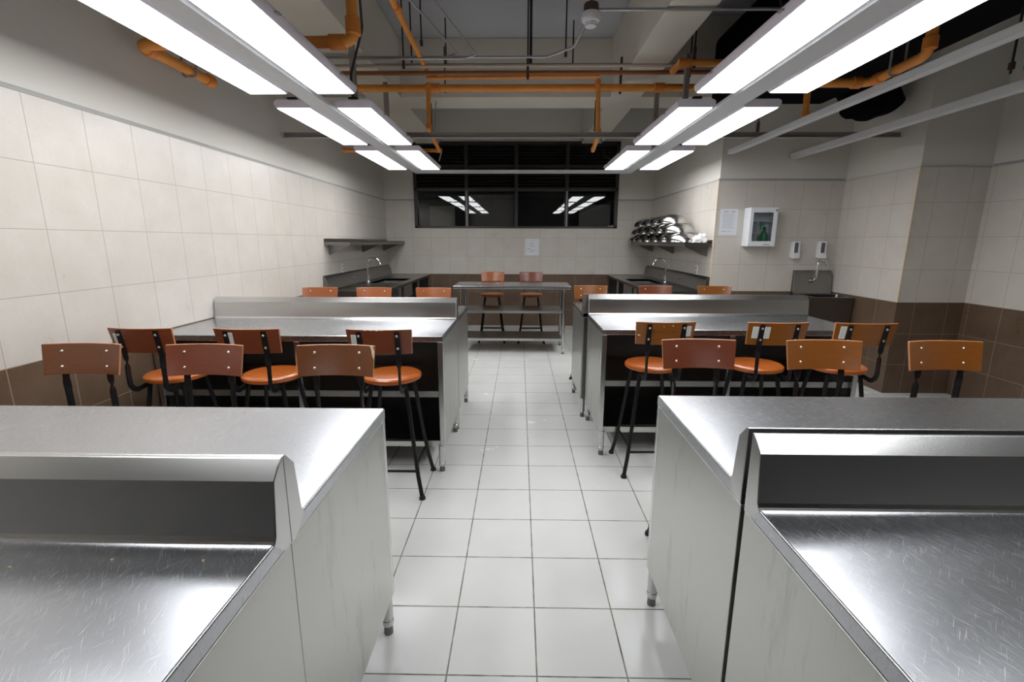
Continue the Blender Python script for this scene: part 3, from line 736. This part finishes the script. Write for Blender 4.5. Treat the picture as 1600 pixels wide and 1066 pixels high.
rail('grey rail carrying the left row of LED panels', [(-1.378, -1.256, -2.5, 6.52, ZL-.002, ZL+.03)], M['rail_paint'])
rail('grey rail carrying the right row of LED panels', [(1.304, 1.446, -2.5, 6.52, ZL-.002, ZL+.03)], M['rail_paint'])
rail('pale cross rail joining the two LED rails before the window', [(-1.256, 1.312, 6.40, 6.52, ZL-.002, ZL+.03)], M['rail_paint'])
rail('long cross rail from the left wall to the pier above the lights', [(XL, XP, 4.62, 4.66, ZL+.062, ZL+.068), (XL, XP, 4.655, 4.66, ZL+.068, ZL+.115)], M['rail_dark'])
rail('grey angle rail running toward the recess wall beside the black duct', [(2.14, 2.20, -1., 5.2, 2.295, 2.30), (2.14, 2.145, -1., 5.2, 2.30, 2.338)], M['rail_paint'])
rail('grey angle rail at far right ending at the recess wall', [(2.85, 2.91, .5, 5.325, 2.265, 2.27), (2.85, 2.855, .5, 5.325, 2.27, 2.32)], M['rail_paint'])
rail('dark cross rail reaching the far right wall', [(2.90, XR, 3.0, 3.04, 2.385, 2.39), (2.90, XR, 3.035, 3.04, 2.39, 2.44)], M['rail_dark'])
# vertical channels hanging from the slab
for x, y, z0, lb in ((-1.318, 4.05, ZL+.03, 'nearest on the left rail'), (-1.318, 5.0, ZL+.03, 'second on the left rail'), (1.376, 4.3, ZL+.03, 'nearest on the right rail'), (1.376, 5.2, ZL+.03, 'second on the right rail')):
    top = ZBM
    tag(MB().box(x-.02, x+.02, y-.02, y-.015, z0, top).box(x-.02, x-.015, y-.015, y+.02, z0, top).box(x+.015, x+.02, y-.015, y+.02, z0, top).build('hanger_channel', M['rail_dark']), 'grey vertical channel hanger, %s' % lb, 'hanger', 'vertical channel hangers')

# ------------------------------------------------------------------ pipes
def pipe(name, label, runs, r, mat, fits=(), grp=None, fmat=None):
    """runs: polylines; fits: (point, dir, length) collars"""
    root = thing(name, label, 'pipe', runs[0][0], 0, grp)
    o0 = Vector(runs[0][0])
    for pts in runs:
        MB().tube([p-o0 for p in rounded(pts, r*2.2)], r, 14).build('pipe_run', mat, root)
    for p, d, l in fits:
        p, d = Vector(p)-o0, Vector(d).normalized()
        MB().tube([p-d*l/2, p-d*(l/2-.004), p+d*(l/2-.004), p+d*l/2], [r*1.1, r*1.28, r*1.28, r*1.1], 14).build('fitting', fmat or M['orange_fit'], root)
    return root
OP = M['orange_pipe']; SG = 'orange sprinkler pipes'
pipe('sprinkler_pipe', 'thick orange main pipe crossing the room below the beam', [[(-2.19, 4.85, 2.825), (1.79, 4.85, 2.825)]], .033, OP,
     [((-.83, 4.85, 2.825), (1, 0, 0), .14), ((1.3, 4.85, 2.825), (1, 0, 0), .1)], SG)
pipe('sprinkler_pipe', 'orange pipe dropping left of the window and turning toward the wall', [[(-.86, 4.78, 2.85), (-.865, 4.78, 2.43), (-.93, 5.75, 2.43), (-2.04, 5.75, 2.43), (-2.04, 5.75, 2.46)]], .021, OP,
     [((-.865, 4.78, 2.47), (0, 0, 1), .05), ((-.93, 5.75, 2.43), (1, 0, 0), .06), ((-2.0, 5.75, 2.43), (1, 0, 0), .06)], SG)
pipe('sprinkler_pipe', 'orange pipe dropping at the right half of the window with upturned tip', [[(.715, 4.78, 2.88), (.735, 4.78, 2.385), (.765, 5.3, 2.345), (.765, 5.3, 2.38)]], .021, OP,
     [((.734, 4.78, 2.42), (0, 0, 1), .06), ((.715, 4.78, 2.845), (0, 0, 1), .05)], SG)
pipe('sprinkler_pipe', 'slim yellow orange branch linking the two window drops', [[(-.86, 4.72, 2.873), (.72, 4.72, 2.885)]], .017, OP, [((-.80, 4.72, 2.873), (1, 0, 0), .06)], SG)
pipe('sprinkler_pipe', 'orange pipe slanting back from the top to the cross pipes', [[(-.815, 1.5, 2.97), (-.83, 4.55, 2.885)]], .021, OP, [((-.82, 3.5, 2.915), (0, 1, 0), .08), ((-.83, 4.3, 2.893), (0, 1, 0), .07)], SG)
pipe('sprinkler_pipe', 'orange pipe loop near the left wall with a riser beside the beam', [[(-2.10, 3.45, 2.465), (-2.10, 2.84, 2.465), (-.91, 2.84, 2.473), (-.91, 2.84, ZS-.002)]], .031, OP,
     [((-2.10, 2.92, 2.465), (0, 1, 0), .05), ((-2.10, 3.44, 2.465), (0, 1, 0), .07), ((-1.0, 2.84, 2.472), (1, 0, 0), .09), ((-.91, 2.84, 2.55), (0, 0, 1), .09)], SG)
pipe('sprinkler_pipe', 'orange pipe loop under the black duct on the right', [[(2.41, 3.12, 2.679), (2.41, 3.12, 2.5), (2.41, 3.6, 2.49), (1.75, 3.6, 2.49)]], .030, OP,
     [((2.41, 3.12, 2.56), (0, 0, 1), .07), ((2.41, 3.52, 2.49), (0, 1, 0), .06), ((2.32, 3.6, 2.49), (1, 0, 0), .06)], SG)
pipe('sprinkler_pipe', 'short orange drop below the far part of the black duct', [[(2.32, 4.2, 2.679), (2.335, 4.2, 2.40)]], .024, OP, [((2.334, 4.2, 2.43), (0, 0, 1), .05)], SG)
pipe('sprinkler_pipe', 'short horizontal orange pipe with elbow under the right end of the beams', [[(1.30, 4.45, 2.835), (1.30, 4.25, 2.835), (1.78, 4.25, 2.835)]], .027, OP, [((1.33, 4.25, 2.835), (1, 0, 0), .1)], SG)
pipe('copper_pipe', 'thin brown pipe crossing just behind the tan conduit', [[(-2.19, 4.50, 2.845), (1.79, 4.50, 2.845)]], .018, M['brown_pipe'], grp=None)
CG = 'ceiling conduits'
pipe('conduit_pipe', 'tan conduit crossing the room above the orange main', [[(-2.19, 4.40, 2.868), (1.79, 4.40, 2.868)]], .014, M['tan_conduit'], grp=CG)
pipe('conduit_pipe', 'dark thin pipe crossing high behind the smoke detector conduit', [[(-2.19, 4.55, 2.925), (1.79, 4.55, 2.925)]], .011, M['dark_pipe'], grp=CG)
pipe('conduit_pipe', 'pale grey conduit crossing and curving up to the smoke detector', [[(-2.19, 4.3, 2.90), (.22, 4.3, 2.90), (.42, 4.15, 2.92), (.485, 3.9, 3.0), (.47, 3.56, 2.84)]], .0105, M['conduit'], grp=CG)
pipe('conduit_pipe', 'grey conduit running right from the smoke detector', [[(.50, 3.5, 2.905), (.97, 3.5, 2.905)], [(.96, 3.5, 2.905), (1.79, 3.5, 2.905)]], .0105, M['conduit'], grp=CG)
pipe('conduit_pipe', 'pair of grey conduits bending down from the slab at the left beam', [[(-1.0, 2.6, 3.05), (-.52, 4.22, 2.90), (-.60, 4.27, 2.89), (-2.15, 4.27, 2.885)], [(-.85, 2.6, 3.05), (-.36, 4.2, 2.885), (-.45, 4.24, 2.87), (-2.15, 4.24, 2.865)]], .009, M['conduit'], grp=CG)
pipe('cable', 'black cable hanging from the ceiling beside the left beam', [[(-.85, 2.75, 3.2), (-1.0, 3.3, 2.72), (-1.14, 3.45, 2.5), (-1.15, 3.5, ZL+.06)]], .008, M['rubber'])
pipe('cable', 'black cable hanging over the right LED panels', [[(1.62, 3.4, 3.3), (1.60, 3.35, 2.95), (1.66, 3.3, 2.7), (1.62, 3.25, ZL+.06)]], .009, M['rubber'])
pipe('cable', 'thin black cable hanging right of the window top', [[(1.0, 6.7, 2.918), (1.05, 6.6, 2.75), (1.09, 6.5, 2.5), (1.14, 6.0, ZL+.06)]], .006, M['rubber'])
pipe('cable', 'grey cable hanging by the left end of the window', [[(-.93, 5.6, 2.915), (-.95, 5.6, 2.5), (-.90, 5.7, 2.4), (-.96, 5.9, 2.34)]], .006, M['conduit'])
# threaded rods
def rod(label, x, y, z0, z1, r=.005, clamp=None):
    root = thing('hanger_rod', label, 'rod', (x, y, z0), 0, 'threaded hanger rods')
    MB().tube([(0, 0, 0), (0, 0, z1-z0)], r, 8).build('rod', M['rubber'], root)
    if clamp: MB().box(-.011, .011, -.012, .012, clamp[0]-z0, clamp[1]-z0).build('clamp', M['dark_pipe'], root, bevel=.003)
rods = [(-.655, 4.55, 2.93, 3.30, None), (-.72, 4.9, 2.86, 3.2, (2.80, 2.86)), (-.985, 4.35, 2.90, ZS-.002, (2.83, 2.90)), (-.93, 4.42, 2.90, ZS-.002, None), (-.80, 4.2, 2.95, ZS-.002, (2.95, 2.99)),
        (.06, 4.4, 2.88, ZS-.002, (2.76, 2.94)), (.085, 4.45, 2.88, ZS-.002, None), (.37, 4.3, 2.91, ZS-.002, (2.90, 2.945)), (.455, 4.55, 2.93, 3.27, None), (1.41, 4.25, 2.86, ZS-.002, (2.79, 2.95)), (1.56, 4.8, 2.93, ZS-.002, (2.90, 2.97)),
        (.82, 5.6, 2.6, 2.919, None), (-1.0, 5.7, 2.62, 2.919, None), (2.75, 2.95, 2.34, 2.679, (2.36, 2.40)), (2.05, 4.4, 2.42, 2.679, (2.34, 2.42))]
RN = ['between the left pipes', 'holding the orange main at left', 'nearest the left beam', 'second from the left beam', 'beside the slanting orange pipe', 'left of the pair at the middle pipes', 'right of the pair at the middle pipes', 'left of the smoke detector', 'just left of the smoke detector, stopping short', 'holding the orange elbow at right', 'right of the right beam', 'beside the right window drop', 'beside the left window drop', 'at the right end of the black duct', 'under the far end of the black duct']
for (x, y, z0, z1, cl), nm in zip(rods, RN): rod('thin black ceiling rod %s' % nm, x, y, z0, z1, .006 if x != .085 else .012, cl)
tag(MB().box(.947, .9645, 4.93, 4.97, 2.80, 3.12).build('hanger_bracket', M['dark_pipe'], bevel=.003), 'dark flat bracket behind the orange main beside the right beam', 'bracket')
# U clamps on the wall loop and duct loop
for x, y, z, lb in ((-2.10, 3.25, 2.465, 'left wall'), (2.41, 3.36, 2.495, 'black duct')):
    tag(MB().tube(rounded([(x-.045, y, z+.19), (x-.045, y, z-.038), (x+.045, y, z-.038), (x+.045, y, z+.19)], .03), .007, 8).build('pipe_clamp', M['rail_dark']), 'grey U shaped clamp holding the orange pipe by the %s' % lb, 'clamp', 'pipe clamps')
# smoke detector
sd = thing('smoke_detector', 'white smoke detector hanging from the ceiling conduit', 'smoke detector', (.462, 3.5, 2.84))
MB().lathe([(0, .10), (.045, .10), (.05, .09), (.05, .045), (0, .045)], seg=24).build('junction_box', M['dark_pipe'], sd)
MB().lathe([(0, .045), (.058, .045), (.064, .03), (.064, .005), (.055, -.008), (.04, -.01), (.04, -.018), (0, -.018)], seg=28).build('detector_base', M['white_plastic'], sd)
MB().lathe([(0, -.018), (.036, -.018), (.038, -.022), (.036, -.036), (.024, -.042), (0, -.042)], seg=24).build('sensor_head', M['white_plastic'], sd)
MB().tube([(0, 0, .10), (0, 0, ZS-2.842)], .007, 8).build('stem', M['rubber'], sd)
# black insulated duct
m = MB()
m.box(1.80, 2.87, YF+.02, 4.90, 2.68, 3.25)
du = m.build('air_duct', M['duct'], bevel=.06, seg=4); tag(du, 'large black insulated air duct over the right side', 'duct')
m = MB(); bmesh.ops.create_icosphere(m.bm, subdivisions=4, radius=1)
for v in m.bm.verts:
    d = mn.noise(v.co*1.3+Vector((3, 1, 2)))*.3+mn.noise(v.co*3.1)*.15; p = v.co*(1+d); v.co = (p.x*.24, p.y*.22, p.z*.17)
o = m.build('duct_bundle', M['duct'], angle=30); o.location = (3.17, 4.72, 2.70); tag(o, 'crumpled black wrapped bundle hanging by the pier', 'duct wrap')

# crumbs left on the counter
random.seed(5)
for x, y, nm in ((-.549, .718, 'nearest the aisle'), (-.71, .717, 'second from the aisle'), (-.868, .695, 'farthest from the aisle')):
    m = MB(); bmesh.ops.create_icosphere(m.bm, subdivisions=2, radius=.0022)
    for v in m.bm.verts: v.co = v.co*(1+.5*mn.noise(v.co*700)); v.co.z = max(v.co.z, -.0015)
    o = m.build('crumb', M['chip']); o.location = (x, y, U_H+.0015); tag(o, 'tiny yellow crumb on the lower left counter, %s' % nm, 'crumb', 'crumbs on the counter')
